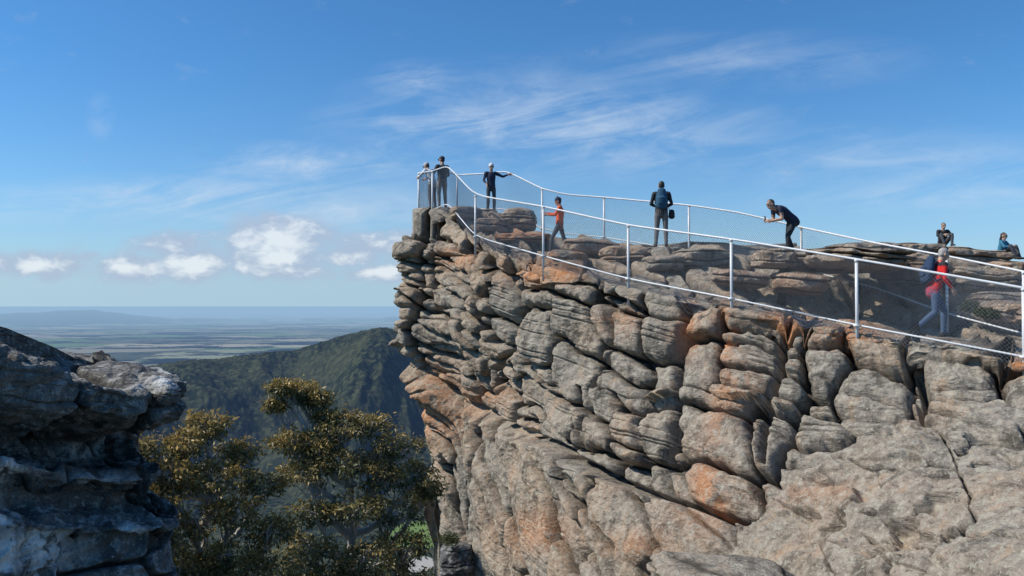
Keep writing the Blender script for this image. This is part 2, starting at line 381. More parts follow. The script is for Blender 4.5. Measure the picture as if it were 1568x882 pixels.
cy_=np.interp(tpx,[-500,0,150,215,260,330,400,450,520,580,620,700,1000,1600,2500],[640,610,575,556,549,545,537,533,513,500,498,505,530,560,600])
crest_r=3300+250*np.sin(A*9)
crest=-(cy_-468)/1230*crest_r*1.0
rise=sst(1700,3300,R)*.55+.45*np.clip((R-1750)/(crest_r-1750),0,1)
wx=x+300*fbm(x/1100,y/1100,0*x,3,19); wy=y+300*fbm(x/1100,y/1100,0*x+5,3,29)
gul=1-np.abs(fbm(wx/600,wy/1000,0*x,5,33,.45))*1.4
m=np.clip(rise,0,1); back=1-sst(0,1500,R-crest_r)
hill=(crest-FLOOR)*m*back + (gul-.5)*210*np.sin(np.clip(m,0,1)*math.pi)**.8*back
hill+=(gul-.5)*20*sst(.7,1,m)*back+(4*fbm(x/60,y/60,0*x,3,8)+3.5*fbm(x/14,y/14,0*x,2,18))*sst(0,.1,m)*back
h=base+np.clip(hill,0,None)
h=np.where(R>5200,FLOOR-8,h)
far=np.exp(-((R-28000)/3500)**2)*(np.interp(tpx,[-600,-100,20,60,110,150,190,230,300,420,520,600,760,900],[200,250,270,300,350,340,250,150,60,30,60,90,60,30])*1.08+25*fbm(A*60,0*A,0*A,4,5))
h=h+np.clip(far,0,None)
def terrain_mat():
    m,h,bs,out=newmat('bushland_and_plain')
    pos=h.n('ShaderNodeNewGeometry').outputs['Position']; s=h.sep(pos); dist=h.n('ShaderNodeVectorMath',operation='LENGTH'); h.set(dist.inputs[0],pos); r=dist.outputs['Value']
    p2=h.comb(s[0],s[1],0.0)
    v=h.n('ShaderNodeTexVoronoi'); h.set(v.inputs['Vector'],p2); v.inputs['Scale'].default_value=.085
    vc=h.n('ShaderNodeSeparateColor'); h.nt.links.new(v.outputs['Color'],vc.inputs[0])
    n1=h.noise(p2,.004,5,.6); n2=h.noise(p2,.03,4,.7)
    col=h.mix(h.ss(n1,.42,.62),C(.013,.020,.012),C(.038,.044,.022))
    col=h.mix(h.m('MULTIPLY',h.ss(vc.outputs[0],.30,1.0),.75),col,C(.075,.080,.040))
    col=h.mix(h.m('MULTIPLY',h.ss(v.outputs['Distance'],4.,9.),.7),col,C(.006,.008,.006))
    col=h.mix(h.m('MULTIPLY',h.ss(n2,.66,.74),.55),col,C(.15,.125,.09))
    def ell(cx,cy,a,b):
        dx=h.m('DIVIDE',h.m('SUBTRACT',s[0],cx),a); dy=h.m('DIVIDE',h.m('SUBTRACT',s[1],cy),b)
        d=h.m('ADD',h.m('MULTIPLY',dx,dx),h.m('MULTIPLY',dy,dy)); return h.ss(h.m('ADD',d,h.m('MULTIPLY',n2,.8)),1.5,1.3)
    col=h.mix(ell(-200,1800,75,110),col,C(.14,.20,.055))
    col=h.mix(ell(-180,1590,26,50),col,C(.38,.36,.32))
    pv=h.n('ShaderNodeTexVoronoi'); h.set(pv.inputs['Vector'],h.vm('MULTIPLY',p2,(.0007,.0008,0))); pv.inputs['Scale'].default_value=1
    pvc=h.n('ShaderNodeSeparateColor'); h.nt.links.new(pv.outputs['Color'],pvc.inputs[0])
    pf=h.mix(pvc.outputs[0],C(.06,.085,.045),C(.42,.38,.26)); pf=h.mix(h.ss(pvc.outputs[1],.6,.65),pf,C(.14,.22,.09))
    pt=h.noise(h.vm('MULTIPLY',p2,(.0006,.0009,0)),1.0,6,.78); pf=h.mix(h.ss(pt,.49,.53),pf,C(.015,.026,.02))
    col=h.mix(h.ss(r,5000,6000),col,pf); col=h.mix(h.ss(s[2],-480,-440),col,h.mix(h.ss(r,10000,12000),col,C(.02,.03,.02)))
    h.set(bs.inputs['Base Color'],col); bs.inputs['Roughness'].default_value=1; bs.inputs['Specular IOR Level'].default_value=0
    b=h.n('ShaderNodeBump'); b.inputs['Strength'].default_value=.8; b.inputs['Distance'].default_value=8
    hh=h.m('SUBTRACT',1.0,h.m('MULTIPLY',v.outputs['Distance'],.1)); h.set(b.inputs['Height'],h.m('MULTIPLY',hh,h.ss(r,5500,4500))); h.nt.links.new(b.outputs[0],bs.inputs['Normal'])
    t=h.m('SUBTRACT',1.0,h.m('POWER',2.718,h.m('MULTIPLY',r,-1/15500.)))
    e=h.n('ShaderNodeEmission'); h.set(e.inputs[0],h.mix(h.ss(r,2000,30000),C(.090,.165,.35),C(.31,.49,.70))); e.inputs[1].default_value=.97  # aerial haze painted in: bluish emission laid over the ground, stronger with distance
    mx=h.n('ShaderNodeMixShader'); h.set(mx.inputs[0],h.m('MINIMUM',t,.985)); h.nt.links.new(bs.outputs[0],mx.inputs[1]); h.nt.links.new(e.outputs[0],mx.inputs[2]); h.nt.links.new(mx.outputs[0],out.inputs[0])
    return m
TM=terrain_mat()
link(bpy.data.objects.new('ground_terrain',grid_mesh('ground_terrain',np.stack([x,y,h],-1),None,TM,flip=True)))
# ================= TUBES
class TB:
    def __init__(s): s.V=[];s.Q=[];s.n=0
    def tube(s,pts,rad,seg=8,cap=True):
        pts=np.asarray(pts,float); m=len(pts); rad=np.broadcast_to(rad,(m,)).astype(float)
        t=np.gradient(pts,axis=0); t/=np.linalg.norm(t,axis=1,keepdims=True)+1e-9
        up=np.array([0,0,1.]) if abs(t[0][2])<.9 else np.array([1.,0,0])
        a=np.cross(t,up); a/=np.linalg.norm(a,axis=1,keepdims=True)+1e-9; b=np.cross(t,a)
        th=np.arange(seg)/seg*2*math.pi
        ring=pts[:,None]+rad[:,None,None]*(np.cos(th)[None,:,None]*a[:,None]+np.sin(th)[None,:,None]*b[:,None])
        if cap:
            ring=np.concatenate([np.repeat(pts[:1,None],seg,1),ring,np.repeat(pts[-1:,None],seg,1)]); m+=2
        s.V.append(ring.reshape(-1,3)); i=np.arange(m-1)[:,None]*seg+np.arange(seg)[None,:]; j=np.arange(m-1)[:,None]*seg+(np.arange(seg)[None,:]+1)%seg
        s.Q.append(np.stack([i,j,j+seg,i+seg],-1).reshape(-1,4)+s.n); s.n+=m*seg
    def mesh(s,name,mat,smooth=True): return raw_mesh(name,np.concatenate(s.V),np.concatenate(s.Q),mat,smooth)
def bez(a,b,c,n=10):
    t=np.linspace(0,1,n)[:,None]; return (1-t)**2*a+2*t*(1-t)*b+t*t*c
# ================= FENCES
RAIL=simple('white_painted_pipe',C(.60,.61,.62),.42,0,.15,6,0); WIRE=simple('galvanised_wire',C(.17,.19,.22),.5,.2,.15,20,.0)
def fence(nodes,posts,name,bottom_below=0.06,extra=0.6,loose=()):
    root=empty(name,tuple(P(nodes[0][0],nodes[0][2],nodes[0][3])))
    T=np.array([P(n[0],n[1],n[3]) for n in nodes]);B=np.array([P(n[0],n[2],n[3]) for n in nodes])
    def sm(Q):
        out=[]
        for i in range(len(Q)-1):
            for t in np.linspace(0,1,9)[:-1]: out.append(Q[i]*(1-t)+Q[i+1]*t)
        out.append(Q[-1]); Q=np.array(out)
        for _ in range(3): Q[1:-1]=(Q[:-2]+2*Q[1:-1]+Q[2:])/4
        return Q
    Ts,Bs=sm(T),sm(B)
    tb=TB(); tb.tube(Ts,.022,8); tb.tube(Bs,.018,8)
    for i in posts:
        top=T[i].copy(); bot=B[i].copy(); bot[2]-=extra; bot[:2]=top[:2]*.5+bot[:2]*.5; top2=top.copy(); top2[:2]=bot[:2]
        tb.tube([bot,top2],[.031,.029],10)
        tb.tube([top2+np.array([0,0,-.05]),top2+np.array([0,0,.0])],[.037,.037],10)
        f=B[i].copy(); f[2]-=.02; f[:2]=bot[:2]; tb.tube([f,f+np.array([0,0,.03])],.07,10)
    o=link(bpy.data.objects.new(name+'_rails_and_posts',tb.mesh('rails',RAIL))); o.parent=root; o.matrix_parent_inverse=Matrix.Translation(-root.location)
    L=np.concatenate([[0],np.cumsum(np.linalg.norm(np.diff((Ts+Bs)/2,axis=0),axis=1))])
    H=1.12; wb=TB()
    def pt(s,v):
        k=np.clip(s,0,L[-1]); t=np.stack([np.interp(k,L,Ts[:,j]) for j in range(3)],-1);b=np.stack([np.interp(k,L,Bs[:,j]) for j in range(3)],-1)
        v=v[...,None]; return b*(1-v)+t*v
    sp_=.07
    for dr in (1,-1):
        s0=-H if dr>0 else 0
        for s in np.arange(s0,L[-1]+(0 if dr>0 else H),sp_):
            v=np.linspace(-bottom_below*rng.uniform(.5,1.2),1,9); ss_=s+dr*(v*H); ok=(ss_>=0)&(ss_<=L[-1])
            if ok.sum()<2: continue
            q=pt(ss_[ok],v[ok]); q=q+np.array([0,.006*dr,0]); q+=(np.sin(q[:,0:1]*2.3)*.02)*np.array([.4,.4,0]); wb.tube(q,.0029,3,False)
    for (ax,ay,bx,by,d) in loose:
        for k in range(7):
            a=P(ax+rng.normal(0,4),ay+rng.normal(0,3),d-.25);b=P(bx+rng.normal(0,5),by+rng.normal(0,4),d-.3)
            mid_=(a+b)/2+np.array([rng.normal(0,.08),-.12,-.25+rng.normal(0,.12)]); wb.tube(bez(a,mid_,b,12),.006,4,False)
    o=link(bpy.data.objects.new(name+'_chain_link',wb.mesh('wire',WIRE,False))); o.parent=root; o.matrix_parent_inverse=Matrix.Translation(-root.location)
    return root
near_nodes=[(641,265,323,26.2),(662,262,322,25.3),(686,254,311,25.0),(728,299,362,22.8),(832,316,392,19.8),(962,345,427,17.9),(1120,366,457,16),(1312,397,498,14.2),(1568,441,546,12.4),(1760,476,586,11.3)]
back_nodes=[(641,265,323,26.2),(668,258,318,27.8),(700,268,318,28),(740,266,320,27.2),(776,262,320,26.6),(830,289,350,25),(868,298,358,24.5),(925,302,363,23.8),(1055,314,385,22),(1130,325,393,21),(1227,348,412,19.8),(1340,372,440,18.2),(1450,392,480,16.9),(1568,416,511,15.4),(1740,452,550,13.8)]
fence(near_nodes,[0,1,3,4,5,6,7,8],'safety_fence',.22,.6,[(740,366,800,384,21),(752,375,790,392,21),(1200,474,1262,488,14.8),(1215,482,1250,496,14.8),(1035,448,1075,470,16.6),(900,416,960,436,18.4)])
fence(back_nodes,[2,5,7,8,10,12,13],'safety_fence')
# ================= TREES
def leaf_mat():
    m,h,bs,out=newmat('eucalyptus_leaf'); at=h.n('ShaderNodeAttribute',attribute_name='rk'); h.nt.links.new(at.outputs['Color'],bs.inputs['Base Color']); bs.inputs['Roughness'].default_value=.5; bs.inputs['Specular IOR Level'].default_value=.35
    tr=h.n('ShaderNodeBsdfTranslucent'); h.nt.links.new(at.outputs['Color'],tr.inputs[0]); mx=h.n('ShaderNodeMixShader'); mx.inputs[0].default_value=.3
    h.nt.links.new(bs.outputs[0],mx.inputs[1]);h.nt.links.new(tr.outputs[0],mx.inputs[2]);h.nt.links.new(mx.outputs[0],out.inputs[0]); return m
LEAF=leaf_mat(); BARK=simple('pale_gum_bark',C(.36,.33,.29),.85,0,.4,5,.5,25)
def tree(name,base,top,clumps,nleaf=30,nsub=34):
    root=empty(name,tuple(base)); tb=TB(); LV=[];LC=[]
    tr=bez(base,base+np.array([.3,.2,(top[2]-base[2])*.6]),top,24); tr[:,0]+=.12*np.sin(np.linspace(0,7,24)); tb.tube(tr,np.linspace(.2,.035,24),10)
    for (cx,cyy,rp,d,gold) in clumps:
        c=P(cx,cyy,d); R_=rp/F*d
        low=[k for k in range(24) if tr[k][2]<c[2]-.6*np.linalg.norm(c[:2]-tr[k][:2])-.3] or [6]
        s=tr[max(low)]; mid_=(s+c)/2+np.array([(c[0]-s[0])*.25,(c[1]-s[1])*.25,-.25]); br=bez(s,mid_,c,12)+rng.normal(0,.025,(12,3)); tb.tube(br,np.linspace(.07,.022,12),7)
        for k in range(nsub):
            v=rng.normal(0,1,3); v/=np.linalg.norm(v); v*=np.array([1.12,1.12,.60])*R_*rng.uniform(.45,1.2); v[2]+=.08*R_
            q=c+v; 
            if k%2==0:
                a=br[rng.integers(6,12)]; tb.tube(bez(a,(a+q)/2+rng.normal(0,.05,3)+np.array([0,0,.03]),q,5),np.linspace(.015,.006,5),4,False)
            n=int(nleaf*rng.uniform(.5,1.5)); p=q+rng.normal(0,1,(n,3))*np.array([.085,.085,.055])*(.7+R_*.4)
            dr=rng.normal(0,.55,(n,3))+np.array([0,0,-.45])+v/R_*.5; dr/=np.linalg.norm(dr,axis=1,keepdims=True)
            sd_=np.cross(dr,rng.normal(0,1,(n,3))); sd_/=np.linalg.norm(sd_,axis=1,keepdims=True)
            l=rng.uniform(.055,.11,(n,1)); w=l*rng.uniform(.14,.22,(n,1))
            LV.append(np.stack([p,p+dr*l*.45+sd_*w,p+dr*l,p+dr*l*.45-sd_*w],1))
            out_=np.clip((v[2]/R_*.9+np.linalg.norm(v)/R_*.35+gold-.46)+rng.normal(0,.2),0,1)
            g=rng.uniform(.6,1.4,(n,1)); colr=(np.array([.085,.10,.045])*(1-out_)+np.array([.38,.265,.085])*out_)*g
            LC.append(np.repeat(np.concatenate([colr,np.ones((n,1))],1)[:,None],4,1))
    V=np.concatenate(LV).reshape(-1,3);Cc=np.concatenate(LC).reshape(-1,4)
    o=link(bpy.data.objects.new(name+'_trunk_and_limbs',tb.mesh('trunk',BARK))); o.parent=root;o.matrix_parent_inverse=Matrix.Translation(-root.location)
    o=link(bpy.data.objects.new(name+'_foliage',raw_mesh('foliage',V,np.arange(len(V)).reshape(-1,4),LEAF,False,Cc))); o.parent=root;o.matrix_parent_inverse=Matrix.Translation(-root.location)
b1_=P(300,1500,11.5);b1_[2]=-15; b2_=P(540,1500,13.5);b2_[2]=-15.5
tree('eucalyptus_tree',b1_,P(308,720,12.3),[(316,652,28,12.3,.7),(282,680,32,12,.65),(222,690,38,11.6,.55),(262,735,40,11.6,.65),(325,728,38,12,.7),(366,692,26,12.6,.5),(232,768,34,11.3,.55),(300,800,44,11.6,.7),(360,785,42,12,.8),(396,742,32,12.6,.5),(350,850,44,11.8,.6),(275,868,40,11.3,.35),(414,812,34,12.3,.4),(395,872,38,12,.35),(238,832,28,11,.35),(195,700,18,11.5,.4),(305,885,38,11.5,.3)])
tree('eucalyptus_tree',b2_,P(530,700,14),[(430,592,14,14,.55),(455,599,21,14.2,.6),(484,612,16,14.2,.45),(422,620,9,14,.4),(500,638,11,14.1,.35),(448,674,28,13.8,.7),(486,684,26,13.9,.55),(524,654,32,14,.5),(564,650,28,14.2,.5),(598,684,34,14.3,.4),(470,724,34,13.7,.5),(532,706,34,13.8,.35),(574,730,34,14,.3),(634,728,30,14.3,.3),(656,752,22,14.5,.25),(608,784,38,14,.25),(545,782,36,13.5,.2),(484,784,28,13.4,.3),(478,842,42,13,.35),(556,850,44,13.2,.3),(622,838,34,13.6,.2),(520,890,44,13,.3),(450,888,40,12.8,.35),(610,888,36,13.3,.15)],30,38)
def shrub(px_,py_,d_,r,name='heath_shrub'):
    c=P(px_,py_,d_); n=1500; v=rng.normal(0,1,(n,3)); v/=np.linalg.norm(v,axis=1,keepdims=True); v*=rng.uniform(.2,1,(n,1))*np.array([r,r,r*.6])*(.7+.4*rng.random((n,1)))
    p=v; dr=v+rng.normal(0,.1,(n,3)); dr/=np.linalg.norm(dr,axis=1,keepdims=True); sd_=np.cross(dr,rng.normal(0,1,(n,3))); sd_/=np.linalg.norm(sd_,axis=1,keepdims=True)
    l=.06;V=np.stack([p,p+dr*l*.5+sd_*.012,p+dr*l,p+dr*l*.5-sd_*.012],1).reshape(-1,3)
    cc=np.repeat((np.array([[.06,.075,.03]])*rng.uniform(.5,1.8,(n,1))),4,0); cc=np.concatenate([cc,np.ones((len(cc),1))],1)
    o=bpy.data.objects.new(name,raw_mesh(name,V,np.arange(len(V)).reshape(-1,4),LEAF,False,cc)); o.location=c; link(o)
for s in [(1488,470,16.6,.22),(1505,478,16.2,.15),(1520,480,16,.18),(690,825,22.0,.3)]: shrub(*s)
# ================= PEOPLE
SKIN=simple('skin',C(.48,.29,.20),.55,0,.08,10,.05); EYE=simple('eye',C(.02,.015,.012),.3,0,.1,5,0)
def cloth(n,c): return simple(n,C(*c),.85,0,.22,9,.6,22)
class Body:
    def __init__(s): s.V=[];s.Q=[];s.L=[];s.n=0
    def add(s,V,m,seg,lab):
        s.V.append(V.reshape(-1,3)); i=np.arange(m-1)[:,None]*seg+np.arange(seg)[None,:]; j=np.arange(m-1)[:,None]*seg+(np.arange(seg)[None,:]+1)%seg
        s.Q.append(np.stack([i,j,j+seg,i+seg],-1).reshape(-1,4)+s.n); s.n+=m*seg; s.L+= [lab]*(m*seg)
    def limb(s,pts,rads,lab,seg=14,right=None,dens_=.025):
        pts=[np.array(p,float) for p in pts]; rads=[(r,r) if np.isscalar(r) else r for r in rads]
        Pp=[];Rr=[]
        for i in range(len(pts)-1):
            n=max(2,int(np.linalg.norm(pts[i+1]-pts[i])/dens_))
            for k in range(n):
                t=k/n; Pp.append(pts[i]*(1-t)+pts[i+1]*t); Rr.append([rads[i][a]*(1-t)+rads[i+1][a]*t for a in (0,1)])
        Pp.append(pts[-1]);Rr.append(rads[-1]); Pp=np.array(Pp);Rr=np.array(Rr)
        t=np.gradient(Pp,axis=0); t/=np.linalg.norm(t,axis=1,keepdims=True)+1e-9
        ref=np.array(right if right is not None else ([1,0,0] if abs(t[0][0])<.8 else [0,1,0]),float)
        b=np.cross(t,ref); b/=np.linalg.norm(b,axis=1,keepdims=True)+1e-9; a=np.cross(b,t)
        caps0=[(Pp[0]-t[0]*min(Rr[0])*math.sin(f),Rr[0]*math.cos(f),a[0],b[0]) for f in (1.57,1.1,.6)]
        caps1=[(Pp[-1]+t[-1]*min(Rr[-1])*math.sin(f),Rr[-1]*math.cos(f),a[-1],b[-1]) for f in (.6,1.1,1.57)]
        al=caps0+[(Pp[k],Rr[k],a[k],b[k]) for k in range(len(Pp))]+caps1
        th=np.arange(seg)/seg*2*math.pi
        V=np.array([p+r[0]*np.cos(th)[:,None]*aa+r[1]*np.sin(th)[:,None]*bb for p,r,aa,bb in al])
        s.add(V,len(al),seg,lab)
    def ell(s,c,r,lab,M=None,seg=16):
        ph=np.linspace(-math.pi/2,math.pi/2,11); th=np.arange(seg)/seg*2*math.pi
        V=np.array([[[math.cos(p)*math.cos(q)*r[0],math.cos(p)*math.sin(q)*r[1],math.sin(p)*r[2]] for q in th] for p in ph])
        if M is not None: V=V@M.T
        s.add(V+np.array(c),11,seg,lab)
def unit(v): v=np.array(v,float); return v/(np.linalg.norm(v)+1e-9)
DEF=dict(pel=(0,0,.95),wai=(0,.0,1.09),che=(0,.0,1.28),nb=(0,-.01,1.45),head=(0,.03,1.62),
 shl=(-.185,-.01,1.405),shr=(.185,-.01,1.405),ell=(-.25,-.04,1.13),elr=(.25,-.04,1.13),wrl=(-.25,.06,.89),wrr=(.25,.06,.89),
 hil=(-.09,0,.92),hir=(.09,0,.92),knl=(-.11,.02,.50),knr=(.11,.02,.50),anl=(-.12,-.03,.09),anr=(.12,-.03,.09),
 look=(0,1,-.1),hdl=(0,.25,-1),hdr=(0,.25,-1),tol=(-.15,1,0),tor=(.15,1,0))
def person(name,foot,fwd,scale,pose,cols,hair='short',sleeves=True,slim=1.0,hat=None,pack=None,items=None,shorts=False):
    J=dict(DEF);J.update(pose);J={k:np.array(v,float) for k,v in J.items()}
    B=Body(); w=slim
    rt=unit(J['shr']-J['shl'])
    B.limb([J['pel']+(J['pel']-J['wai'])*.55,J['pel'],J['wai'],J['che'],J['che']*.35+J['nb']*.65,J['nb']],[(.155*w,.115),(.175*w,.125),(.158*w,.115),(.185*w,.128),(.165*w,.105),(.075,.07)],'top',20,rt)
    B.limb([J['pel']+(J['pel']-J['wai'])*.5,J['pel']+(J['wai']-J['pel'])*.1],[(.15*w,.112),(.158*w,.112)],'bot',18,rt)
    hd=J['head']; lk=unit(J['look']); upv=unit(hd-J['nb']); upv=unit(upv-lk*np.dot(upv,lk)*.9+np.array([0,0,.6])); rx=unit(np.cross(lk,upv)); upv=np.cross(rx,lk); M=np.stack([rx,lk,upv],1)
    W=lambda v: hd+M@np.array(v,float)
    B.limb([J['nb']-np.array([0,0,.02]),W((0,-.02,-.08))],[.062,.056],'skin',14)
    B.ell(W((0,0,.015)),(.076,.094,.100),'skin',M); B.ell(W((0,.025,-.055)),(.055,.062,.062),'skin',M)
    B.ell(W((0,.098,-.012)),(.013,.02,.024),'skin',M,8); B.ell(W((0,.085,-.055)),(.022,.012,.007),'lip',M,8)
    for sx in (-1,1):
        B.ell(W((sx*.080,-.005,.0)),(.012,.02,.032),'skin',M,8); B.ell(W((sx*.032,.089,.018)),(.013,.008,.007),'eye',M,8); B.ell(W((sx*.034,.09,.036)),(.018,.007,.005),'hair',M,8)
    if hair=='short': B.ell(W((0,-.02,.042)),(.083,.096,.092),'hair',M); B.ell(W((0,-.045,.0)),(.076,.06,.075),'hair',M)
    elif hair=='long':
        B.ell(W((0,-.02,.04)),(.088,.098,.094),'hair',M); B.limb([W((0,-.06,.0)),W((0,-.085,-.12)),W((0,-.10,-.26))],[(.085,.05),(.09,.045),(.06,.03)],'hair',14,rx)
    if hat in('cap','beanie'):
        B.ell(W((0,-.012,.062)),(.092,.108,.085),'hat',M)
        if hat=='cap': B.limb([W((0,.07,.062)),W((0,.165,.045))],[(.07,.012),(.05,.008)],'hat',14,rx)
        else: B.limb([W((0,-.01,.03)),W((0,-.012,.05))],[(.094,.108),(.094,.108)],'hat',16,rx); B.ell(W((0,-.01,.155)),(.026,.026,.026),'hat',M,10)
    for s in 'lr':
        sh,el,wr=J['sh'+s],J['el'+s],J['wr'+s]; sl='top' if sleeves else 'skin'
        ins=sh*.75+(J['che']*.3+J['nb']*.7)*.25
        B.limb([ins,sh,sh*.5+el*.5],[.075,.068,.052],'top'); B.limb([sh*.5+el*.5,el],[.050,.043],sl); B.limb([el,el*.65+wr*.35,wr*.9+el*.1],[.043,.043,.031],sl); B.limb([wr*.92+el*.08,wr],[.027,.026],'skin')
        hv=unit(J['hd'+s]); sx=-1 if s=='l' else 1
        side=unit(np.cross(hv,np.array([sx*1.,0,0])) if abs(hv[0])<.9 else np.array([0,.2,1.]))
        if side[1]<0: side=-side
        nrm=unit(np.cross(hv,side)); 
        if nrm[0]*sx>0: nrm=-nrm
        B.limb([wr,wr+hv*.045,wr+hv*.085],[(.026,.018),(.040,.018),(.040,.015)],'skin',14,side)
        for k,(o,l) in enumerate(((.032,.070),(.011,.080),(-.010,.074),(-.031,.058))):
            b0=wr+hv*.082+side*o; d1_=unit(hv+side*(o*3.0)+nrm*.15); d2_=unit(d1_+nrm*.55); d3=unit(d1_+nrm*1.1)
            B.limb([b0,b0+d1_*l*.42,b0+d1_*l*.42+d2_*l*.32,b0+d1_*l*.42+d2_*l*.32+d3*l*.26],[.0092,.0088,.0082,.0072],'skin',8,None,.012)
        b0=wr+hv*.03+side*.032; d1_=unit(side*.8+hv*.7); B.limb([b0,b0+d1_*.035,b0+d1_*.035+unit(hv+side*.2)*.032],[.012,.0105,.009],'skin',8,None,.012)
    for s in 'lr':
        hi,kn,an=J['hi'+s],J['kn'+s],J['an'+s]; lb='skin' if shorts else 'bot'
        B.limb([hi+(J['pel']-hi)*.2,hi*.75+kn*.25,kn*.55+hi*.45,kn],[.092*w,.090*w,.078*w,.061],'bot'); B.limb([kn,kn*.7+an*.3,kn*.3+an*.7,an*1.0],[.061,.064,.052,.048],lb)
        td=unit(J['to'+s]); B.limb([an+np.array([0,0,-.005]),an+td*.0+np.array([0,0,-.045])],[.045,.042],'shoe'); a0=an-td*.05; a0[2]=an[2]-.045; B.limb([a0,a0+td*.12,a0+td*.22-np.array([0,0,.008])],[(.038,.042),(.047,.038),(.042,.028)],'shoe',14,np.cross(td,[0,0,1]))
    V=np.concatenate(B.V);Q=np.concatenate(B.Q); me=raw_mesh(name+'_src',V,Q)
    tmp=link(bpy.data.objects.new(name+'_src',me)); r=tmp.modifiers.new('r','REMESH'); r.mode='VOXEL'; r.voxel_size=.0078
    s_=tmp.modifiers.new('s','SMOOTH'); s_.factor=.5; s_.iterations=3
    dg=bpy.context.evaluated_depsgraph_get(); ev=tmp.evaluated_get(dg); bm_=bpy.data.meshes.new_from_object(ev); bpy.data.objects.remove(tmp)
    kd=kdtree.KDTree(len(V)); [kd.insert(v,i) for i,v in enumerate(V)]; kd.balance()
    labs=['skin','top','bot','shoe','hair','eye','hat','lip']; bm_.materials.clear()
    for l in labs: bm_.materials.append(cols.get(l) or {'skin':SKIN,'eye':EYE,'lip':LIP}.get(l,HAIRD))
    cen=np.zeros(len(bm_.polygons)*3,np.float32); bm_.polygons.foreach_get('center',cen); cen=cen.reshape(-1,3)
    idx=np.array([labs.index(B.L[kd.find(c)[1]]) for c in cen],np.int32)
    if 'panel' in cols:
        bm_.materials.append(cols['panel']); z=cen[:,2]; idx=np.where((idx==1)&(z>1.37)&(np.abs(cen[:,0])>.07),len(labs),idx)
    bm_.polygons.foreach_set('material_index',idx.astype(np.int32)); bm_.polygons.foreach_set('use_smooth',np.full(len(idx),True)); bm_.update()
    root=empty(name,tuple(foot)); f=unit([fwd[0],fwd[1],0]); rgt=np.cross(f,[0,0,1])
    Mw=Matrix(((rgt[0],f[0],0,foot[0]),(rgt[1],f[1],0,foot[1]),(0,0,1,foot[2]),(0,0,0,1)))@Matrix.Scale(scale,4); root.matrix_world=Mw
    o=link(bpy.data.objects.new(name+'_body',bm_)); o.parent=root
    def soft(nm,parts,mat,vox=.01):
        b=Body()
        for p in parts: 
            if p[0]=='l': b.limb(*p[1:])
            else: b.ell(*p[1:])
        me=raw_mesh(nm,np.concatenate(b.V),np.concatenate(b.Q)); t=link(bpy.data.objects.new(nm+'t',me)); r=t.modifiers.new('r','REMESH'); r.mode='VOXEL'; r.voxel_size=vox; q=t.modifiers.new('s','SMOOTH'); q.iterations=2
        m2=bpy.data.meshes.new_from_object(t.evaluated_get(bpy.context.evaluated_depsgraph_get())); bpy.data.objects.remove(t); m2.materials.clear(); m2.materials.append(mat); m2.polygons.foreach_set('use_smooth',np.full(len(m2.polygons),True))
        q=link(bpy.data.objects.new(nm,m2)); q.parent=root
    if pack:
        ax=unit(J['nb']-J['wai']); bkv=unit(np.cross(ax,rt)); 
        if bkv[1]>0: bkv=-bkv
        c=J['che']+bkv*.20+ax*.0
        soft(name+'_backpack',[('l',[c-ax*.20,c+ax*.02,c+ax*.20],[(.145,.095),(.155,.105),(.11,.07)],'x',20,rt),('l',[c-ax*.14+bkv*.09,c-ax*.0+bkv*.10],[(.10,.04),(.105,.04)],'x',16,rt),('l',[c+ax*.20,c+ax*.26],[.015,.015],'x')]+
          [('l',[J['che']+ax*.13*1+rt*.09*sx+bkv*.08,J['nb']-ax*.01+rt*.095*sx-bkv*.02,J['che']+ax*.05+rt*.105*sx-bkv*.135,J['wai']+ax*.06+rt*.15*sx-bkv*.05,J['wai']+rt*.15*sx+bkv*.09],[.017]*5,'x',8) for sx in(-1,1)],pack)
    for it in items or []: soft(name+'_'+it[0],it[1],it[2],.006)
    return root
LIP=simple('lips',C(.35,.15,.12),.6,0,.1,5,0); HAIRD=simple('dark_hair',C(.02,.016,.013),.6)
GREYH=simple('grey_hair',C(.32,.30,.28),.7)
blk=cloth('black_fabric',(.018,.02,.025)); navy=cloth('navy_fabric',(.015,.022,.05)); blue=cloth('blue_nylon',(.015,.075,.14)); gry=cloth('grey_trousers',(.14,.13,.125)); red=cloth('red_fabric',(.60,.012,.012)); jean=cloth('denim',(.05,.09,.165)); ora=cloth('orange_fabric',(.70,.10,.02)); wht=cloth('white_fabric',(.62,.62,.62)); shoe=cloth('dark_shoe',(.03,.028,.027)); char=cloth('charcoal_fabric',(.05,.055,.065)); khaki=cloth('light_trousers',(.25,.22,.2)); teal=cloth('teal_fabric',(.03,.16,.25)); dbl=cloth('dark_blue_nylon',(.012,.035,.08))
person('man_with_blue_backpack',P(1013,378,21),(.15,1),.985,dict(ell=(-.27,.0,1.14),wrl=(-.14,.22,1.10),hdl=(.5,.8,.1),elr=(.27,.0,1.14),wrr=(.14,.22,1.08),hdr=(-.5,.8,.1),look=(-.2,1,-.15),knl=(-.12,.04,.5),anl=(-.15,0,.09),anr=(.12,-.03,.09)),dict(top=blk,bot=gry,shoe=shoe,hair=HAIRD),'short',pack=blue,items=[('camera_bag',[('l',[(.27,.06,.94),(.27,.06,.80)],[(.075,.06),(.085,.06)],'x',14),('l',[(.22,.08,.95),(.15,-.0,1.2),(-.02,.02,1.46)],[.01,.01,.01],'x',8)],blk)])
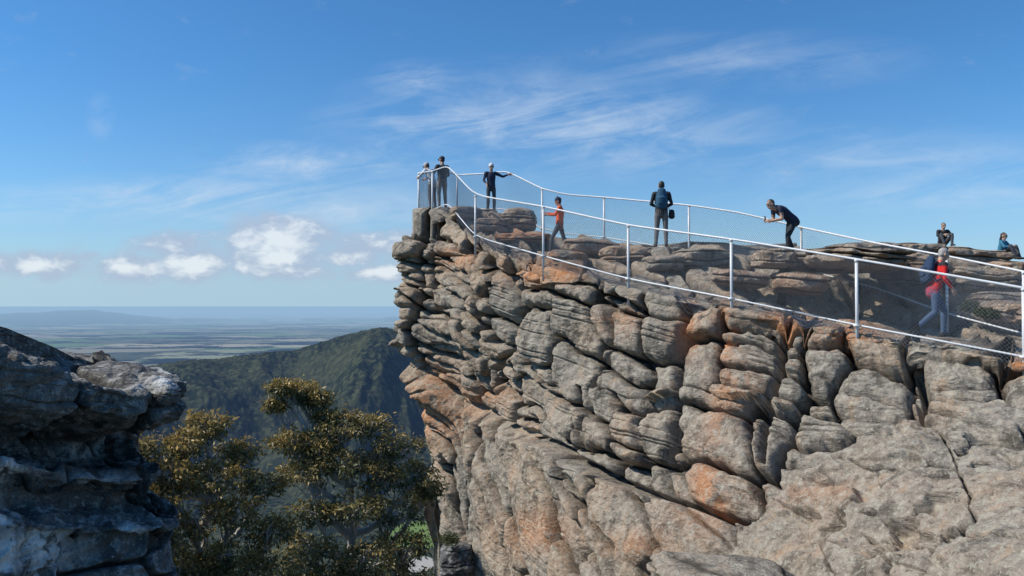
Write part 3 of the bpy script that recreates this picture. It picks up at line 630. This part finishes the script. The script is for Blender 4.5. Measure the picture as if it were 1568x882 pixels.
person('man_in_red_jacket',P(1432,516,15.3),(.97,-.05),.985,dict(pel=(0,-.02,.93),wai=(0,.02,1.07),che=(0,.08,1.26),nb=(0,.11,1.43),head=(0,.18,1.59),shl=(-.185,.1,1.39),shr=(.185,.1,1.39),ell=(-.25,.0,1.13),elr=(.25,.08,1.12),wrl=(-.22,.16,.94),wrr=(.25,.22,.93),hdr=(0,.4,-.9),look=(0,1,-.35),knl=(-.1,.22,.52),anl=(-.1,.2,.09),knr=(.11,-.04,.48),anr=(.12,-.42,.17),tor=(.05,1,-.35),hil=(-.09,-.02,.9),hir=(.09,-.02,.9)),dict(top=red,bot=jean,shoe=shoe,hair=GREYH,panel=blk),'short',pack=dbl)
person('woman_in_orange_top',P(857,389,22.3),(-1,.15),.90,dict(che=(0,-.02,1.28),head=(0,.05,1.62),elr=(.22,.2,1.25),wrr=(.2,.42,1.3),hdr=(0,1,0),ell=(-.24,.12,1.18),wrl=(-.18,.36,1.2),hdl=(0,1,0),knl=(-.1,.22,.5),anl=(-.1,.27,.09),knr=(.1,-.12,.5),anr=(.1,-.40,.14),look=(0,1,-.2)),dict(top=ora,bot=char,shoe=shoe,hair=HAIRD,hat=navy),'short',hat='beanie',slim=.92)
person('child_in_beanie',P(752,326,25.6),(.25,-1),.90,dict(ell=(-.42,.02,1.30),wrl=(-.62,.05,1.38),hdl=(-.9,.3,0),elr=(.27,.02,1.14),wrr=(.2,.18,1.0),look=(.1,1,-.2)),dict(top=navy,bot=char,shoe=shoe,hair=HAIRD,hat=wht),'short',hat='beanie',slim=.9)
person('man_bending_forward',P(1207,392,19.4),(-1,-.2),.97,dict(pel=(0,-.12,.90),wai=(0,.0,1.0),che=(0,.17,1.12),nb=(0,.32,1.20),head=(0,.47,1.27),shl=(-.18,.30,1.17),shr=(.18,.30,1.17),ell=(-.21,.28,.90),elr=(.21,.28,.90),wrl=(-.10,.50,.86),wrr=(.10,.52,.88),hdl=(.5,1,.1),hdr=(-.5,1,.1),look=(0,1,-.35),hil=(-.09,-.12,.87),hir=(.09,-.12,.87),knl=(-.13,.08,.48),knr=(.12,-.06,.48),anl=(-.13,.06,.09),anr=(.12,-.22,.09)),dict(top=navy,bot=blk,shoe=shoe,hair=HAIRD),'short',sleeves=False,items=[('phone',[('l',[(0,.60,.86),(0,.63,.98)],[(.036,.007),(.036,.007)],'x',12)],blk)])
person('man_in_white_shirt',P(662,321,26.0),(-.75,.6),.93,dict(wai=(0,.04,1.09),che=(0,.12,1.25),nb=(0,.2,1.39),head=(0,.28,1.54),shl=(-.18,.18,1.36),shr=(.18,.18,1.36),elr=(.28,.30,1.2),wrr=(.2,.5,1.15),ell=(-.28,.30,1.2),wrl=(-.2,.5,1.15),hdl=(.3,1,-.2),hdr=(-.3,1,-.2),look=(0,1,-.4)),dict(top=wht,bot=gry,shoe=shoe,hair=HAIRD,hat=wht),'short',hat='cap')
person('man_in_dark_jacket',P(677,320,26.6),(-.5,.85),1.0,dict(ell=(-.28,.1,1.15),wrl=(-.2,.32,1.12),elr=(.28,.1,1.15),wrr=(.2,.32,1.12),hdl=(.3,1,0),hdr=(-.3,1,0),look=(-.3,1,-.15)),dict(top=char,bot=khaki,shoe=shoe,hair=HAIRD,hat=navy),'short',hat='cap')
SIT=dict(pel=(0,0,.14),wai=(0,.0,.28),che=(0,.05,.47),nb=(0,.08,.64),head=(0,.13,.80),shl=(-.18,.07,.60),shr=(.18,.07,.60),ell=(-.27,.22,.42),elr=(.27,.22,.42),wrl=(-.1,.40,.44),wrr=(.1,.40,.44),hdl=(.7,.6,0),hdr=(-.7,.6,0),hil=(-.1,.02,.12),hir=(.1,.02,.12),knl=(-.2,.38,.45),knr=(.2,.38,.45),anl=(-.14,.52,.08),anr=(.14,.52,.08))
person('seated_person',P(1443,378,20.6),(-.1,-1),.66,SIT,dict(top=blk,bot=char,shoe=shoe,hair=HAIRD),'short')
S3=dict(SIT); S3['head']=(0,.1,.80)
person('seated_woman',P(1533,398,20.8),(.6,-.8),.76,S3,dict(top=teal,bot=char,shoe=shoe,hair=HAIRD),'long',slim=.88)
# ================= WORLD
w=bpy.data.worlds.new('World'); sc.world=w; w.use_nodes=True; nt=w.node_tree
for q in list(nt.nodes): nt.nodes.remove(q)
h=N(nt); out=h.n('ShaderNodeOutputWorld'); bg=h.n('ShaderNodeBackground'); bg.inputs[1].default_value=.10; nt.links.new(bg.outputs[0],out.inputs[0])
g=h.n('ShaderNodeTexCoord').outputs['Generated']; s=h.sep(g)
sky=h.n('ShaderNodeTexSky',sky_type='NISHITA'); sky.sun_disc=False; el=math.asin(SUN[2]); sky.sun_elevation=el; sky.sun_rotation=math.atan2(SUN[0],SUN[1])%(2*math.pi); sky.altitude=700; sky.air_density=1.0; sky.dust_density=.5; sky.ozone_density=2.0
h.set(sky.inputs[0],h.comb(s[0],s[1],h.m('MAXIMUM',s[2],.02)))
ym=h.m('MAXIMUM',s[1],.08); Uc=h.m('DIVIDE',s[0],ym); Vc=h.m('DIVIDE',s[2],ym); UV=h.comb(Uc,Vc,0.0)
def em(px_,py_,a,b,k=1.0,sl=0):
    cx,cy=(px_-784)/F,(468-py_)/F; a*=1.7/F; b*=1.7/F
    x=h.n('ShaderNodeVectorMath',operation='MULTIPLY_ADD'); h.set(x.inputs[0],UV); x.inputs[1].default_value=(1/a,1/b,0); x.inputs[2].default_value=(-cx/a,-cy/b,0)
    l=h.n('ShaderNodeVectorMath',operation='LENGTH'); h.set(l.inputs[0],x.outputs[0])
    return h.m('MULTIPLY_ADD',l.outputs['Value'],-k,k)
def mx(l):
    r=l[0]
    for q in l[1:]: r=h.m('MAXIMUM',r,q)
    return h.m('MAXIMUM',r,0.0)
grade=h.mix(h.ss(Vc,.0,.36),C(.80,1.08,1.28),C(.52,1.04,1.42))
col=h.mix(1.0,sky.outputs[0],grade,'MULTIPLY')
cirm=mx([em(470,250,140,24,.95),em(300,300,190,26,.9),em(480,320,200,35,.85),em(840,200,240,55,1.0),em(900,232,130,16,.7),em(645,125,60,25,.6),em(820,150,200,45,.4),em(1130,90,200,34,.35),em(1350,250,260,40,.45),em(1450,300,260,26,.5),em(150,175,16,26,.55),em(130,312,220,22,.55),em(540,350,240,30,.45)])
cv=h.comb(h.m('ADD',h.m('MULTIPLY',Uc,5.0),h.m('MULTIPLY',Vc,-6.0)),h.m('ADD',h.m('MULTIPLY',Vc,24.0),h.m('MULTIPLY',Uc,-3.0)),.3)
cn=h.noise(cv,1.0,6,.62,.9); cn2=h.noise(h.comb(h.m('MULTIPLY',Uc,14.),h.m('MULTIPLY',Vc,34.),2.),1.0,4,.65,.6)
cd=h.m('MULTIPLY',cirm,h.m('ADD',h.ss(cn,.36,.70),h.m('MULTIPLY',h.ss(cn2,.40,.75),.55)))
col=h.mix(h.m('MULTIPLY',cd,.66,clamp=True),col,C(6.6,7.6,8.8))
hz=h.ss(Vc,.17,-.01); col=h.mix(h.m('MULTIPLY',hz,.70),col,C(3.7,5.5,7.5))
cum=mx([em(425,366,78,32,1.25),em(415,397,90,25,1.1),em(450,415,66,18,1.0),em(205,412,60,22,1.15),em(295,403,64,26,1.1),em(262,378,58,20,.95),em(55,408,90,20,1.1),em(545,393,68,21,1.0),em(578,418,66,17,.95),em(592,376,80,20,.95),em(120,395,44,14,.7)])
uv=h.comb(h.m('MULTIPLY',Uc,23.),h.m('MULTIPLY',Vc,40.),1.7)
kn=h.noise(uv,1.0,6,.6,.3); kd_=h.ss(h.m('ADD',cum,h.m('MULTIPLY',h.m('SUBTRACT',kn,.5),1.2)),.12,.72)
kn_up=h.noise(h.vm('ADD',uv,(-.35,.6,0)),1.0,3,.6,.3)
lit=h.ss(h.m('ADD',h.m('SUBTRACT',kn,kn_up),h.m('MULTIPLY',h.m('SUBTRACT',cum,.65),.7)),-.10,.28)
col=h.mix(h.m('MULTIPLY',kd_,.76),col,h.mix(lit,C(4.3,5.1,6.6),C(8.7,9.0,9.3)))
nt.links.new(col,bg.inputs[0])
sl=bpy.data.lights.new('sun','SUN'); sl.energy=5.0; sl.angle=math.radians(.5); sl.color=(1,.94,.84); so=link(bpy.data.objects.new('sun',sl)); so.rotation_mode='QUATERNION'; so.rotation_quaternion=Vector(SUN).to_track_quat('Z','Y')
cd_=bpy.data.cameras.new('camera'); cd_.sensor_width=36; cd_.lens=36*F/1568; cd_.clip_end=2e6; cd_.clip_start=.05; co=link(bpy.data.objects.new('camera',cd_)); co.rotation_euler=(math.pi/2+PITCH,0,0); sc.camera=co
sc.view_settings.view_transform='Standard'; sc.view_settings.look='None'; sc.view_settings.exposure=0
